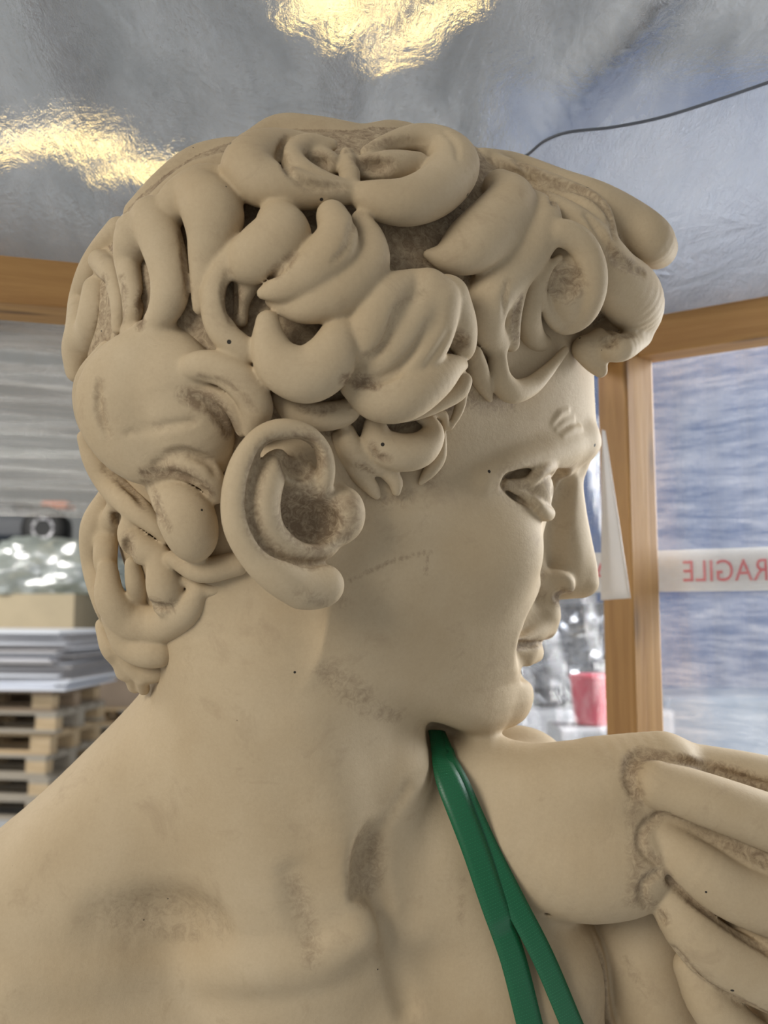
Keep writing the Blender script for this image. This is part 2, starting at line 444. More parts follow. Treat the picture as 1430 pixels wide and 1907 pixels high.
# locks: melt radius, layer height above the scalp, [(px, py, radius), ...]
LOCKS = [
 # behind the crown
 (7, -78, [(462,266,18),(520,246,30),(580,248,30),(640,256,28),(690,258,20)]),
 (7, -80, [(655,266,18),(720,252,26),(780,258,22),(815,272,16)]),
 (6, -64, [(246,392,14),(300,342,20),(360,298,23),(420,277,19),(446,270,12)]),
 (6, -30, [(262,398,10),(310,357,16),(360,322,18),(412,302,15)]),
 # left curl of the crown
 (4, 28, [(575,262,12),(530,266,22),(488,282,34),(462,312,42),(490,340,38),(545,352,32),(600,360,24),(652,360,16)]),
 (3, 40, [(618,270,10),(575,268,17),(545,286,19),(556,314,20),(598,334,15),(642,342,8)]),
 # right curl of the crown
 (4, 26, [(655,356,14),(700,372,30),(760,376,38),(815,352,42),(846,308,42),(822,272,32),(772,258,24),(720,268,16),(684,284,12)]),
 (4, 20, [(840,262,12),(862,290,22),(868,320,20)]),
 # right of the crown
 (5, 4, [(930,348,30),(950,376,44),(928,414,52),(882,454,48),(836,478,26),(796,474,8)]),
 (4, -2, [(980,372,22),(1010,403,32),(988,450,42),(942,505,46),(912,555,38),(905,605,31),(922,642,24)]),
 (4, 20, [(978,490,18),(956,540,23),(948,590,21),(952,640,15)]),
 (4, 14, [(1004,500,14),(990,550,20),(984,600,23),(1000,637,22),(1040,630,12)]),
 (5, -34, [(1034,484,36),(1050,520,48),(1056,560,46)]),
 (6, 4, [(596,302,24),(606,306,24)]),
 (5, 22, [(646,288,12),(650,318,17),(652,350,16)]),
 (6, 4, [(676,312,20),(702,313,26),(735,312,28),(775,310,24)]),
 (4, 26, [(1004,462,16),(1038,434,23),(1078,450,25),(1101,495,26),(1101,545,26),(1082,586,24),(1050,604,19),(1022,586,12),(1010,545,9),(1020,502,9),(1042,480,7)]),
 # over the forehead
 (6, -40, [(900,292,16),(960,305,20),(1040,338,24),(1110,370,32),(1165,410,42),(1206,442,44),(1222,462,40)]),
 (5, -20, [(925,303,16),(990,332,21),(1050,360,26),(1098,396,34),(1118,440,30),(1126,480,26)]),
 (5, -26, [(1010,372,18),(1060,412,32),(1105,462,42),(1140,512,50),(1174,550,58),(1184,588,48),(1162,626,30)]),
 (5, -20, [(1062,628,22),(1105,634,34),(1142,616,28)]),
 (10, -30, [(1090,650,26),(1106,672,22),(1118,690,14)]),
 (12, -26, [(1120,640,30),(1155,648,26),(1192,628,22)]),
 (4, 0, [(880,662,18),(890,692,19),(902,722,13),(912,744,6)]),
 (4, 10, [(926,664,16),(930,703,20),(952,728,22),(986,720,18),(1012,698,14),(1034,674,10),(1052,652,8)]),
 # middle row
 (4, 18, [(520,413,34),(522,445,46),(482,476,42),(450,500,24)]),
 (3, 22, [(478,452,26),(430,490,22),(404,535,21),(402,585,22),(420,625,22),(455,652,20),(478,662,10)]),
 (5, 2, [(496,490,26),(464,524,20),(446,560,17),(448,596,12)]),
 (4, 24, [(672,410,16),(688,450,25),(682,495,35),(640,535,41),(590,560,34),(550,572,22),(508,560,12)]),
 (3, 40, [(618,402,24),(628,437,31),(612,475,37),(572,510,33),(526,535,22),(490,546,10)]),
 (4, 26, [(498,600,18),(502,640,27),(522,680,37),(570,698,43),(612,672,41),(632,625,29),(646,582,17)]),
 (4, 8, [(518,742,12),(550,768,21),(596,776,23),(642,768,21),(664,744,13)]),
 (4, 20, [(830,556,38),(850,605,33),(862,642,22),(868,662,9)]),
 (3, 32, [(810,560,40),(806,610,36),(785,655,34),(748,695,28),(700,720,16)]),
 (3, 30, [(795,545,38),(768,592,36),(734,640,32),(700,680,23),(658,698,12)]),
 (3, 30, [(768,532,26),(720,555,36),(692,597,36),(677,637,29),(662,668,14)]),
 (3, 30, [(652,722,16),(700,744,33),(750,735,42),(800,706,37),(838,684,22),(864,680,8)]),
 (3, 22, [(862,710,16),(850,728,18),(815,748,17),(775,768,13),(735,780,8)]),
 (2, 8, [(860,732,11),(854,764,9),(838,796,6)]),
 (2, 6, [(796,768,8),(824,772,9),(830,796,6)]),
 # side burn
 (3, 10, [(698,792,18),(705,825,27),(740,842,31),(780,838,29),(804,812,21),(800,788,13),(780,780,7)]),
 (3, 2, [(822,812,9),(817,850,13),(801,876,12),(782,900,5)]),
 (3, 4, [(645,803,14),(655,838,21),(685,862,18),(715,873,15),(735,895,13),(738,916,8)]),
 (3, 0, [(628,812,10),(642,850,13),(668,882,15),(690,906,13),(701,922,8)]),
 # back of the crown
 (5, 10, [(312,406,20),(332,376,32),(375,348,34),(412,342,28)]),
 (5, 10, [(372,362,40),(396,396,47),(396,436,39),(386,482,29),(378,532,20),(374,572,13)]),
 (4, 8, [(285,408,36),(300,450,34),(314,500,31),(316,550,29),(298,590,22),(266,616,12)]),
 (4, 4, [(255,436,36),(238,478,23),(242,520,19),(248,560,18),(243,600,14),(232,618,8)]),
 (6, -4, [(186,486,20),(206,508,19),(217,540,15),(222,575,14),(220,612,11)]),
 (5, -46, [(222,430,24),(190,470,24),(168,510,24),(153,560,24),(146,610,22),(142,650,25),(145,690,22)]),
 (8, -26, [(180,540,24),(174,595,28),(160,650,26)]),
 # the big lock over the nape
 (16, -34, [(355,652,26),(290,690,72),(250,745,92),(280,800,88),(335,820,66),(380,840,46)]),
 (16, -22, [(330,710,66),(352,775,68),(378,815,50)]),
 (5, -30, [(205,660,24),(168,710,26),(166,765,26),(190,815,26),(240,865,20)]),
 (5, 22, [(262,862,18),(318,858,26),(365,870,27),(394,895,21),(404,928,10)]),
 (4, 28, [(338,690,14),(372,681,23),(420,690,26),(460,722,27),(478,762,25),(470,800,16)]),
 (3, 24, [(345,722,8),(385,730,14),(420,744,16),(442,770,16),(450,802,10)]),
 (5, 4, [(285,893,16),(315,920,31),(345,960,45),(358,995,41),(362,1016,28)]),
 (4, -14, [(158,815,14),(178,860,21),(210,905,25),(250,945,23),(285,975,17),(310,1002,10)]),
 # nape
 (4, -50, [(205,925,22),(174,980,23),(176,1050,23),(194,1120,21),(205,1160,14)]),
 (4, -26, [(230,925,20),(203,985,21),(196,1040,21),(204,1085,16)]),
 (4, -10, [(252,950,13),(243,992,22),(265,1022,26),(298,1034,18)]),
 (3, -8, [(246,1050,13),(253,1085,18),(258,1114,16)]),
 (3, -4, [(296,1050,20),(306,1090,30),(312,1122,26)]),
 (4, -2, [(200,1060,18),(206,1115,27),(244,1156,34),(300,1162,34),(346,1138,27),(370,1100,15)]),
 (4, -10, [(205,1150,16),(240,1203,25),(295,1216,26),(342,1194,17)]),
 (4, -24, [(225,1215,14),(255,1248,19),(295,1250,19),(328,1224,11)]),
 (3, -52, [(190,1165,13),(205,1205,18),(216,1228,13)]),
 (3, -52, [(220,1225,13),(233,1250,18)]), (3, -50, [(244,1258,13),(252,1276,15)]), (3, -44, [(264,1266,12),(268,1284,11)]),
 (4, 0, [(322,1040,14),(375,1062,21),(442,1050,20)]),
 (4, -4, [(345,1082,9),(392,1098,13),(442,1080,10)]),
]
# carved lines: (radius, depth, melt, grime, points)
GROOVES = [
 (7, 1, 5, .4, [(535,258),(520,290),(541,321),(576,343),(640,348)]),
 (4, 1, 5, .5, [(644,281),(701,268),(757,258)]),
 (4, 1, 6, .25, [(690,284),(740,270),(790,262)]),
 (4, 0, 8, .15, [(826,243),(848,268),(852,296)]),
 (5, 1, 6, .35, [(667,397),(655,427),(648,457),(622,487)]),
 (5, 2, 6, .6, [(545,480),(520,505),(485,533)]),
 (5, 1, 6, .35, [(424,510),(419,540),(422,570),(432,600)]),
 (5, 1, 7, .35, [(789,545),(740,578),(724,620),(702,655),(664,678)]),
 (5, 1, 8, .2, [(798,600),(764,660),(732,700),(694,716)]),
 (5, 1, 8, .15, [(835,620),(815,655),(795,680)]),
 (5, 2, 4, 1, [(640,710),(666,712),(698,717)]),
 (7, 0, 6, .45, [(908,298),(955,320),(1000,346),(1030,380)]),
 (8, 0, 6, .5, [(962,300),(1007,333),(1066,349),(1112,370),(1139,407),(1142,440)]),
 (6, 0, 9, .25, [(1092,400),(1120,440),(1135,470)]),
 (9, 2, 7, .6, [(1137,463),(1154,486),(1198,508)]),
 (4, 1, 5, .6, [(1108,604),(1148,624),(1176,624)]),
 (4, 1, 6, .35, [(946,524),(939,554),(939,588)]),
 (6, 3, 5, .7, [(970,560),(961,600),(964,636)]),
 (4, 1, 5, .4, [(372,704),(428,721),(470,764)]),
 (9, 4, 5, .9, [(338,737),(385,752),(415,780),(427,808)]),
 (6, 0, 7, .4, [(183,712),(183,740),(184,768),(200,810)]),
 (5, 0, 14, .25, [(240,807),(316,792),(358,786)]),
 (7, 0, 10, .35, [(290,866),(333,842),(386,858),(402,880)]),
 (8, 3, 6, .8, [(268,886),(316,884),(358,898),(384,918)]),
 (7, 2, 6, .7, [(196,872),(232,900),(262,930),(292,966)]),
 (5, 1, 5, .6, [(270,900),(292,945),(310,985)]),
 (7, 3, 5, .8, [(272,498),(273,530),(268,565),(258,605)]),
 (7, 2, 5, .7, [(192,525),(200,555),(196,590),(186,620)]),
 (4, 1, 5, .5, [(223,520),(228,560),(226,600)]),
 (5, 2, 5, .6, [(338,440),(346,490),(350,545)]),
 (5, 2, 6, .6, [(560,760),(592,764),(625,758)]),
 (4, 1, 5, .6, [(668,868),(690,884),(706,902)]),
 (4, 1, 5, .6, [(690,830),(700,850),(722,858)]),
]
# hollows: (px, py, rx, ry, rz, lift)
HOLES = [
 (592,300,22,13,20,8), (702,304,34,14,22,8), (1054,538,27,36,18,4), (552,622,34,30,34,0), (432,560,10,30,18,0),
 (985,690,20,20,22,2), (762,800,24,12,22,4), (1134,636,14,10,16,4), (848,640,20,12,18,6), (235,1030,10,26,18,0), (220,970,10,20,18,0), (285,1130,30,8,16,6),
]


def build_hair(skull, body):
    Hf = Field((-660, -360, -460), (560, 800, 560), HV)
    ground(Hf, .985)
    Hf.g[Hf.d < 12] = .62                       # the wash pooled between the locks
    for k, b, pts in LOCKS:
        c = []
        for x, y, r in pts:
            z = skull.surf(x, y, MID)
            if x > 620 and y > 640:
                z = max(z, body.hit(x, y) or -999)
            c.append(P(x, y, z + .72 * r + b))
        Hf.tube(c, [p[2] for p in pts], k + 2, clean=True, flat=1.9 if k >= 16 else 1.2)
    zs = [[Hf.hit(x, y) for x, y in g[4]] for g in GROOVES]
    for (r, dz, k, g, pts), zz in zip(GROOVES, zs):
        ok = [(p, z) for p, z in zip(pts, zz) if z is not None]
        if len(ok) > 1:
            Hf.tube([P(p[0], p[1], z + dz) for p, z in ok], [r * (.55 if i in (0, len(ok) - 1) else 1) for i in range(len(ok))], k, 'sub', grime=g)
    for x, y, rx, ry, rz, dp in HOLES:
        z = Hf.hit(x, y)
        z = skull.surf(x, y, MID) + 20 if z is None else z
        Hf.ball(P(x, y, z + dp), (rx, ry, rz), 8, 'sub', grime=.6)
    return Hf
LET_X, LET_P = .331, .214
WORLD_E = .36
EXPO = 0.22
LIGHTS = [
 ('window_light_right', (2.4, 2.2, 2.1), (.1, .85, 1.5), (1.2, 1.4), 190, (1, .98, .95)),
 ('door_light_behind', (-2.2, -1.6, 2.6), (0, .85, 1.5), (1.6, 1.4), 62, (1, .95, .86)),
 ('hall_light_left', (-7.0, 4.5, 4.6), (-2.5, 8, .5), (2, 2), 420, (1, .97, .92)),
 ('hall_light_right', (6.5, 2.5, 4.6), (3.0, 6.2, 1), (2, 2), 150, (.95, .97, 1)),
]
# ------------------------------------------------------------------ materials
def node_mat(name):
    m = bpy.data.materials.new(name); m.use_nodes = True
    nt = m.node_tree; nt.nodes.clear()
    out = nt.nodes.new('ShaderNodeOutputMaterial')
    return m, nt, out


def N(nt, kind, **kw):
    n = nt.nodes.new('ShaderNode' + kind)
    for k, v in kw.items():
        if k in n.inputs:
            n.inputs[k].default_value = v
        else:
            setattr(n, k, v)
    return n


def ramp(nt, src, stops):
    r = nt.nodes.new('ShaderNodeValToRGB')
    e = r.color_ramp.elements
    while len(e) < len(stops):
        e.new(.5)
    for i, (p, c) in enumerate(stops):
        e[i].position = p; e[i].color = (c, c, c, 1) if not hasattr(c, '__len__') else tuple(c) + (1,)
    nt.links.new(src, r.inputs[0])
    return r.outputs[0]


def mixc(nt, fac, a, b, mode='MIX'):
    m = nt.nodes.new('ShaderNodeMix'); m.data_type = 'RGBA'; m.blend_type = mode
    for sock, v in ((m.inputs[0], fac), (m.inputs[6], a), (m.inputs[7], b)):
        if hasattr(v, 'is_linked'):
            nt.links.new(v, sock)
        elif hasattr(v, '__len__'):
            sock.default_value = tuple(v) + (1,)
        else:
            sock.default_value = v
    return m.outputs[2]


def math_(nt, op, a, b=None):
    m = nt.nodes.new('ShaderNodeMath'); m.operation = op
    for i, v in enumerate((a, b)):
        if v is None:
            continue
        if hasattr(v, 'is_linked'):
            nt.links.new(v, m.inputs[i])
        else:
            m.inputs[i].default_value = v
    return m.outputs[0]


def noise(nt, scale, detail=4, rough=.55, vec=None, dist=0.0):
    n = N(nt, 'TexNoise', Scale=scale, Detail=detail, Roughness=rough, Distortion=dist)
    if vec is not None:
        nt.links.new(vec, n.inputs['Vector'])
    return n.outputs[0]


def coords(nt, scale=(1, 1, 1), rot=(0, 0, 0), kind='Object'):
    tc = nt.nodes.new('ShaderNodeTexCoord'); mp = nt.nodes.new('ShaderNodeMapping')
    mp.inputs['Scale'].default_value = scale; mp.inputs['Rotation'].default_value = rot
    nt.links.new(tc.outputs[kind], mp.inputs['Vector'])
    return mp.outputs[0]


def surface(name, col, rough=.6, vary=.0, vscale=8.0, stretch=(1, 1, 1), bump=0.0, bscale=40.0, spec=.5, metal=0.0, col2=None):
    m, nt, out = node_mat(name)
    b = N(nt, 'BsdfPrincipled', Roughness=rough, Metallic=metal)
    b.inputs['Specular IOR Level'].default_value = spec
    v = coords(nt, stretch)
    c2 = col2 or tuple(max(0, x * (1 - vary)) for x in col)
    f = ramp(nt, noise(nt, vscale, 5, .6, v), [(.35, 0.0), (.65, 1.0)])
    nt.links.new(mixc(nt, f, c2, col), b.inputs['Base Color'])
    if bump:
        bp = N(nt, 'Bump', Strength=bump, Distance=.01)
        nt.links.new(noise(nt, bscale, 4, .6, v), bp.inputs['Height']); nt.links.new(bp.outputs[0], b.inputs['Normal'])
    nt.links.new(b.outputs[0], out.inputs[0])
    return m


def stone_mat():
    m, nt, out = node_mat('cast_stone')
    b = N(nt, 'BsdfPrincipled', Roughness=.72); b.inputs['Specular IOR Level'].default_value = .3
    v = coords(nt)
    big = ramp(nt, noise(nt, 7, 4, .6, v), [(.3, 0.0), (.7, 1.0)])
    col = mixc(nt, big, STONE_A, STONE_B)
    # wiped-on antiquing wash: blotches and streaks
    blot = ramp(nt, noise(nt, 24, 7, .7, v, .6), [(.56, 0.0), (.78, .55)])
    col = mixc(nt, blot, col, STONE_W)
    fine = ramp(nt, noise(nt, 330, 3, .7, v), [(.3, 0.0), (.7, .16)])
    col = mixc(nt, fine, col, STONE_W)
    at = nt.nodes.new('ShaderNodeAttribute'); at.attribute_name = 'grime'
    rag = math_(nt, 'MULTIPLY', at.outputs['Fac'], ramp(nt, noise(nt, 120, 6, .75, v, 1.0), [(.36, .15), (.62, 1.3)]))
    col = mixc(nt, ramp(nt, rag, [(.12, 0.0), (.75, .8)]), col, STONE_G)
    # air bubbles left by the casting
    vo = N(nt, 'TexVoronoi', Scale=44.0); nt.links.new(v, vo.inputs['Vector'])
    sp = nt.nodes.new('ShaderNodeSeparateColor'); nt.links.new(vo.outputs['Color'], sp.inputs[0])
    rad = math_(nt, 'MULTIPLY', ramp(nt, sp.outputs[0], [(.62, 0.0), (.99, 1.0)]), .075)
    pit = math_(nt, 'LESS_THAN', vo.outputs['Distance'], rad)
    col = mixc(nt, pit, col, (.03, .024, .018))
    nt.links.new(col, b.inputs['Base Color'])
    h = math_(nt, 'ADD', math_(nt, 'MULTIPLY', noise(nt, 90, 6, .7, v), .6), math_(nt, 'MULTIPLY', noise(nt, 420, 3, .6, v), .15))
    h = math_(nt, 'SUBTRACT', h, math_(nt, 'MULTIPLY', rag, .12))
    bp = N(nt, 'Bump', Strength=.22, Distance=.004)
    nt.links.new(h, bp.inputs['Height']); nt.links.new(bp.outputs[0], b.inputs['Normal'])
    nt.links.new(b.outputs[0], out.inputs[0])
    return m


def film_mat(name, tint, cloud, lo, hi, stretch, rot=(0, 0, 0), gloss_rough=.14, bump=.25, bscale=16, streak=22, gl=.5):
    """thin plastic sheet: part clear, part milky, with a wrinkled shine"""
    m, nt, out = node_mat(name)
    v = coords(nt, stretch, rot)
    st = noise(nt, streak, 6, .7, v, .3)
    w = coords(nt)
    bp = N(nt, 'Bump', Strength=bump, Distance=.02)
    hh = math_(nt, 'ADD', noise(nt, bscale, 5, .6, w, .8), math_(nt, 'MULTIPLY', noise(nt, bscale * 7, 3, .6, v), .25))
    nt.links.new(hh, bp.inputs['Height'])
    tr = N(nt, 'BsdfTransparent', Color=tuple(tint) + (1,))
    di = N(nt, 'BsdfDiffuse', Color=tuple(cloud) + (1,)); tl = N(nt, 'BsdfTranslucent', Color=tuple(cloud) + (1,))
    gl_ = N(nt, 'BsdfGlossy', Color=(.95, .95, .95, 1), Roughness=gloss_rough)
    for n in (di, tl, gl_):
        nt.links.new(bp.outputs[0], n.inputs['Normal'])
    a = N(nt, 'MixShader', Fac=.5); nt.links.new(di.outputs[0], a.inputs[1]); nt.links.new(tl.outputs[0], a.inputs[2])
    g = N(nt, 'MixShader', Fac=gl); nt.links.new(a.outputs[0], g.inputs[1]); nt.links.new(gl_.outputs[0], g.inputs[2])
    k = N(nt, 'MixShader'); nt.links.new(ramp(nt, st, [(.3, lo), (.7, hi)]), k.inputs[0])
    nt.links.new(tr.outputs[0], k.inputs[1]); nt.links.new(g.outputs[0], k.inputs[2])
    nt.links.new(k.outputs[0], out.inputs[0])
    return m


def blur_film_mat(name, tint, cloud, lo, hi, rough, scale, ior=1.12, bump=.5):
    """milky plastic that smears what lies above it"""
    m, nt, out = node_mat(name)
    v = coords(nt, (1, 1, 1)); sv = coords(nt, (2.2, .9, 1), (0, 0, .6))
    bp = N(nt, 'Bump', Strength=bump, Distance=.02)
    hh = math_(nt, 'ADD', noise(nt, 13, 6, .65, v, 1.2), math_(nt, 'MULTIPLY', noise(nt, 70, 4, .7, sv, .6), .35))
    nt.links.new(hh, bp.inputs['Height'])
    rf = N(nt, 'BsdfRefraction', Color=tuple(tint) + (1,), Roughness=rough, IOR=ior)
    di = N(nt, 'BsdfDiffuse', Color=tuple(cloud) + (1,)); tl = N(nt, 'BsdfTranslucent', Color=tuple(cloud) + (1,))
    gl = N(nt, 'BsdfGlossy', Color=(.95, .95, .95, 1), Roughness=.16)
    for n in (rf, di, gl):
        nt.links.new(bp.outputs[0], n.inputs['Normal'])
    a = N(nt, 'MixShader', Fac=.6); nt.links.new(di.outputs[0], a.inputs[1]); nt.links.new(tl.outputs[0], a.inputs[2])
    g = N(nt, 'MixShader', Fac=.35); nt.links.new(a.outputs[0], g.inputs[1]); nt.links.new(gl.outputs[0], g.inputs[2])
    k = N(nt, 'MixShader'); nt.links.new(ramp(nt, noise(nt, scale, 5, .6, sv, .5), [(.3, lo), (.7, hi)]), k.inputs[0])
    nt.links.new(rf.outputs[0], k.inputs[1]); nt.links.new(g.outputs[0], k.inputs[2])
    nt.links.new(k.outputs[0], out.inputs[0])
    return m


def webbing_mat():
    m, nt, out = node_mat('green_webbing')
    b = N(nt, 'BsdfPrincipled', Roughness=.42)
    uv = coords(nt, (1, 1, 1), kind='UV')
    w1 = N(nt, 'TexWave', Scale=1.0, wave_type='BANDS', bands_direction='Y', Distortion=0.0)
    mp = coords(nt, (9, 55, 1), kind='UV'); nt.links.new(mp, w1.inputs['Vector'])
    ck = N(nt, 'TexBrick', Scale=1.0, offset=.5); nt.links.new(coords(nt, (5, 90, 1), kind='UV'), ck.inputs['Vector'])
    ck.inputs['Mortar Size'].default_value = .12
    col = mixc(nt, ck.outputs['Fac'], (.010, .23, .085), (.004, .10, .036))
    nt.links.new(col, b.inputs['Base Color'])
    bp = N(nt, 'Bump', Strength=.6, Distance=.0006, invert=True); nt.links.new(ck.outputs['Fac'], bp.inputs['Height']); nt.links.new(bp.outputs[0], b.inputs['Normal'])
    nt.links.new(b.outputs[0], out.inputs[0])
    return m


def wood_mat(name, a, b_, along, scale=1.0):
    m, nt, out = node_mat(name)
    b = N(nt, 'BsdfPrincipled', Roughness=.6)
    st = [30, 30, 30]; st[along] = 1.6
    v = coords(nt, tuple(x * scale for x in st))
    f = ramp(nt, noise(nt, 1.6, 6, .65, v, .5), [(.3, 0.0), (.72, 1.0)])
    col = mixc(nt, f, a, b_)
    kn = N(nt, 'TexVoronoi', Scale=1.0); nt.links.new(coords(nt, tuple((3.2 if i == along else 17) * scale for i in range(3))), kn.inputs['Vector'])
    col = mixc(nt, ramp(nt, kn.outputs['Distance'], [(.05, .75), (.16, 0.0)]), col, tuple(x * .35 for x in a))
    nt.links.new(col, b.inputs['Base Color'])
    bp = N(nt, 'Bump', Strength=.15, Distance=.003); nt.links.new(f, bp.inputs['Height']); nt.links.new(bp.outputs[0], b.inputs['Normal'])
    nt.links.new(b.outputs[0], out.inputs[0])
    return m


def glow_mat(name, col, e):
    m, nt, out = node_mat(name)
    n = N(nt, 'Emission', Color=tuple(col) + (1,), Strength=e); nt.links.new(n.outputs[0], out.inputs[0])
    return m


# ------------------------------------------------------------------ mesh helpers
def tag(o, label=None, cat=None, group=None, kind=None):
    for k, v in (('label', label), ('category', cat), ('group', group), ('kind', kind)):
        if v:
            o[k] = v
    return o


def empty(name, loc=(0, 0, 0), rz=0.0):
    o = bpy.data.objects.new(name, None); C.objects.link(o)
    o.location = loc; o.rotation_euler = (0, 0, rz); o.empty_display_size = .05
    return o


def link(name, bm, mat, parent=None, smooth=False):
    me = bpy.data.meshes.new(name); bm.normal_update(); bm.to_mesh(me); bm.free()
    me.materials.append(mat)
    if smooth:
        me.polygons.foreach_set('use_smooth', np.ones(len(me.polygons), bool))
    o = bpy.data.objects.new(name, me); C.objects.link(o); o.parent = parent
    return o


def add_box(bm, size, loc=(0, 0, 0), bev=0.0, rot=None):
    r = bmesh.ops.create_cube(bm, size=1.0)
    M = Matrix.Translation(loc) @ (rot.to_4x4() if rot is not None else Matrix()) @ Matrix.Diagonal((*size, 1))
    bmesh.ops.transform(bm, matrix=M, verts=r['verts'])
    if bev:
        bmesh.ops.bevel(bm, geom=list({e for v in r['verts'] for e in v.link_edges}), offset=bev, segments=2, affect='EDGES', profile=.6)


def box(name, size, loc, mat, parent=None, bev=.002, rz=0.0):
    bm = bmesh.new(); add_box(bm, size, (0, 0, 0), bev)
    o = link(name, bm, mat, parent); o.location = loc; o.rotation_euler = (0, 0, rz)
    return o


def copy_tree(o, parent=None):
    c = o.copy(); C.objects.link(c)
    if parent is not None:
        c.parent = parent
    for ch in o.children:
        copy_tree(ch, c)
    return c


def sheet(name, fn, nu, nv, mat, parent=None, thick=0.0):
    bm = bmesh.new()
    vs = [[bm.verts.new(fn(i / nu, j / nv)) for j in range(nv + 1)] for i in range(nu + 1)]
    for i in range(nu):
        for j in range(nv):
            bm.faces.new((vs[i][j], vs[i + 1][j], vs[i + 1][j + 1], vs[i][j + 1]))
    o = link(name, bm, mat, parent, True)
    if thick:
        s = o.modifiers.new('thickness', 'SOLIDIFY'); s.thickness = thick; s.offset = 0
    return o


def lathe(bm, prof, seg=40, loc=(0, 0, 0), M=None):
    rings = []
    for r, z in prof:
        rings.append([bm.verts.new(Vector((r * math.cos(2 * math.pi * i / seg), r * math.sin(2 * math.pi * i / seg), z))) for i in range(seg)])
    for a, b in zip(rings, rings[1:]):
        for i in range(seg):
            bm.faces.new((a[i], a[(i + 1) % seg], b[(i + 1) % seg], b[i]))
    for rg, flip in ((rings[0], True), (rings[-1], False)):
        if prof[0 if flip else -1][0] > 1e-4:
            bm.faces.new(rg[::-1] if flip else rg)
    vs = [v for r in rings for v in r]
    T = Matrix.Translation(loc) @ (M.to_4x4() if M is not None else Matrix())
    bmesh.ops.transform(bm, matrix=T, verts=vs)


# ------------------------------------------------------------------ statue and strap
STONE_A, STONE_B, STONE_W, STONE_G = (.45, .34, .205), (.53, .42, .275), (.32, .23, .14), (.19, .125, .072)
MST = stone_mat()
statue = empty('statue', (0.0, .86, 0.0))
tag(statue, 'beige cast stone figure of a curly haired youth with his head turned aside', 'statue')
Bf, SK = build_body(); frown(Bf)
Hf = build_hair(SK, Bf)
body_details(Bf); ear(Bf, SK)
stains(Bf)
field_object('torso', Bf, MST, statue)
hair = field_object('hair', Hf, MST, statue)

MG = webbing_mat()


LAID = []


def ribbon(name, path, width, lift, parent):
    c = catmull([[x, y, 0] for x, y, zz in path], 8)
    zh = np.array([Bf.hit(x, y) or 0 for x, y, _ in c]); t = np.linspace(0, 1, len(c)); use = c[:, 1] > 1400
    fit = np.polyfit(t[use], zh[use], 3); zf = np.polyval(fit, t)
    zf += np.clip((zh - zf)[use].max(), 0, 40) + 3
    zf[c[:, 1] < 1400] = np.interp(c[:, 1][c[:, 1] < 1400], [1320, 1400], [zf[use][0] - 110, zf[use][0]])
    c[:, 2] = zf + lift
    for o in LAID:
        m = c[:, 1] < 1720
        c[m, 2] = np.maximum(c[m, 2], np.interp(c[m, 1], o[:, 1], o[:, 2]) + 8)
    LAID.append(c)
    bm = bmesh.new(); uvl = bm.loops.layers.uv.new('UVMap')
    rows = []; L = 0.0; Ls = []
    pw = [CAM @ Vector(tuple((P(*q) - [0, 0, D0]) * U)) for q in c]
    fwd = CAM.to_3x3() @ Vector((0, 0, 1))
    for i, q in enumerate(pw):
        t = (pw[min(i + 1, len(pw) - 1)] - pw[max(i - 1, 0)]).normalized()
        nrm = (fwd + Vector((.25, 0, 0))); nrm = (nrm - t * nrm.dot(t)).normalized()
        s = t.cross(nrm).normalized()
        if i:
            L += (pw[i] - pw[i - 1]).length
        Ls.append(L)
        w = float(np.interp(c[i][1], [1340, 1460], [.42, 1])) * width * U * (D0 - c[i][2]) / FPX / 2
        rows.append([bm.verts.new(q + s * w * k + nrm * (-.0008 * k * k)) for k in (-1, -.5, 0, .5, 1)])
    for i in range(len(rows) - 1):
        for j in range(4):
            f = bm.faces.new((rows[i][j], rows[i][j + 1], rows[i + 1][j + 1], rows[i + 1][j]))
            for lp, (u, v) in zip(f.loops, ((j / 4, Ls[i]), ((j + 1) / 4, Ls[i]), ((j + 1) / 4, Ls[i + 1]), (j / 4, Ls[i + 1]))):
                lp[uvl].uv = (u, v)
    o = link(name, bm, MG, parent, True)
    s = o.modifiers.new('thickness', 'SOLIDIFY'); s.thickness = .0016; s.offset = 1
    return o


strap = empty('strap')
tag(strap, 'green woven lifting strap hanging in two runs down the chest', 'strap')
ribbon('webbing', [(817, 1362, None), (829, 1396, None), (854, 1462, None), (907, 1580, None), (958, 1680, None), (1012, 1785, None), (1066, 1912, None), (1100, 1990, None)], 42, 11, strap)
ribbon('webbing', [(810, 1361, None), (816, 1385, None), (830, 1440, None), (880, 1570, None), (918, 1680, None), (955, 1785, None), (988, 1915, None), (1012, 2000, None)], 49, 10, strap)

# ------------------------------------------------------------------ crate
CR = W(1172, 640, 1.35)                       # the far corner of the timber crate
TOPZ = CR.z + .028
wd = lambda nm, al: wood_mat(nm, (.30, .145, .04), (.47, .265, .085), al)
MW_X, MW_Z = wd('pine_lengthwise', 0), wd('pine_upright', 2)
crate = empty('crate', (CR.x, CR.y, 0))
tag(crate, 'pine timber crate frame standing around and behind the statue', 'crate')
RW = Vector((.159, -.105, 0)).normalized()    # along the right wall
LW = Vector((-.80, -.225, 0)).normalized()      # along the left wall
aR, aL = math.atan2(RW.y, RW.x), math.atan2(LW.y, LW.x)
base = Vector((CR.x, CR.y, 0))
box('post', (.056, .056, TOPZ - .004), (-.008, 0, TOPZ / 2), MW_Z, crate, .003, rz=math.radians(32))
def beam(dirv, ang, start, length, z, size, mat):
    p = dirv * (start + length / 2)
    return box('top_beam', (length, size[0], size[1]), (p.x, p.y, z), mat, crate, .003, rz=ang)
beam(RW, aR, .02, 1.1, TOPZ - .028, (.05, .056), MW_X)
beam(LW, aL, .02, 1.35, TOPZ - .028, (.075, .058), MW_X)
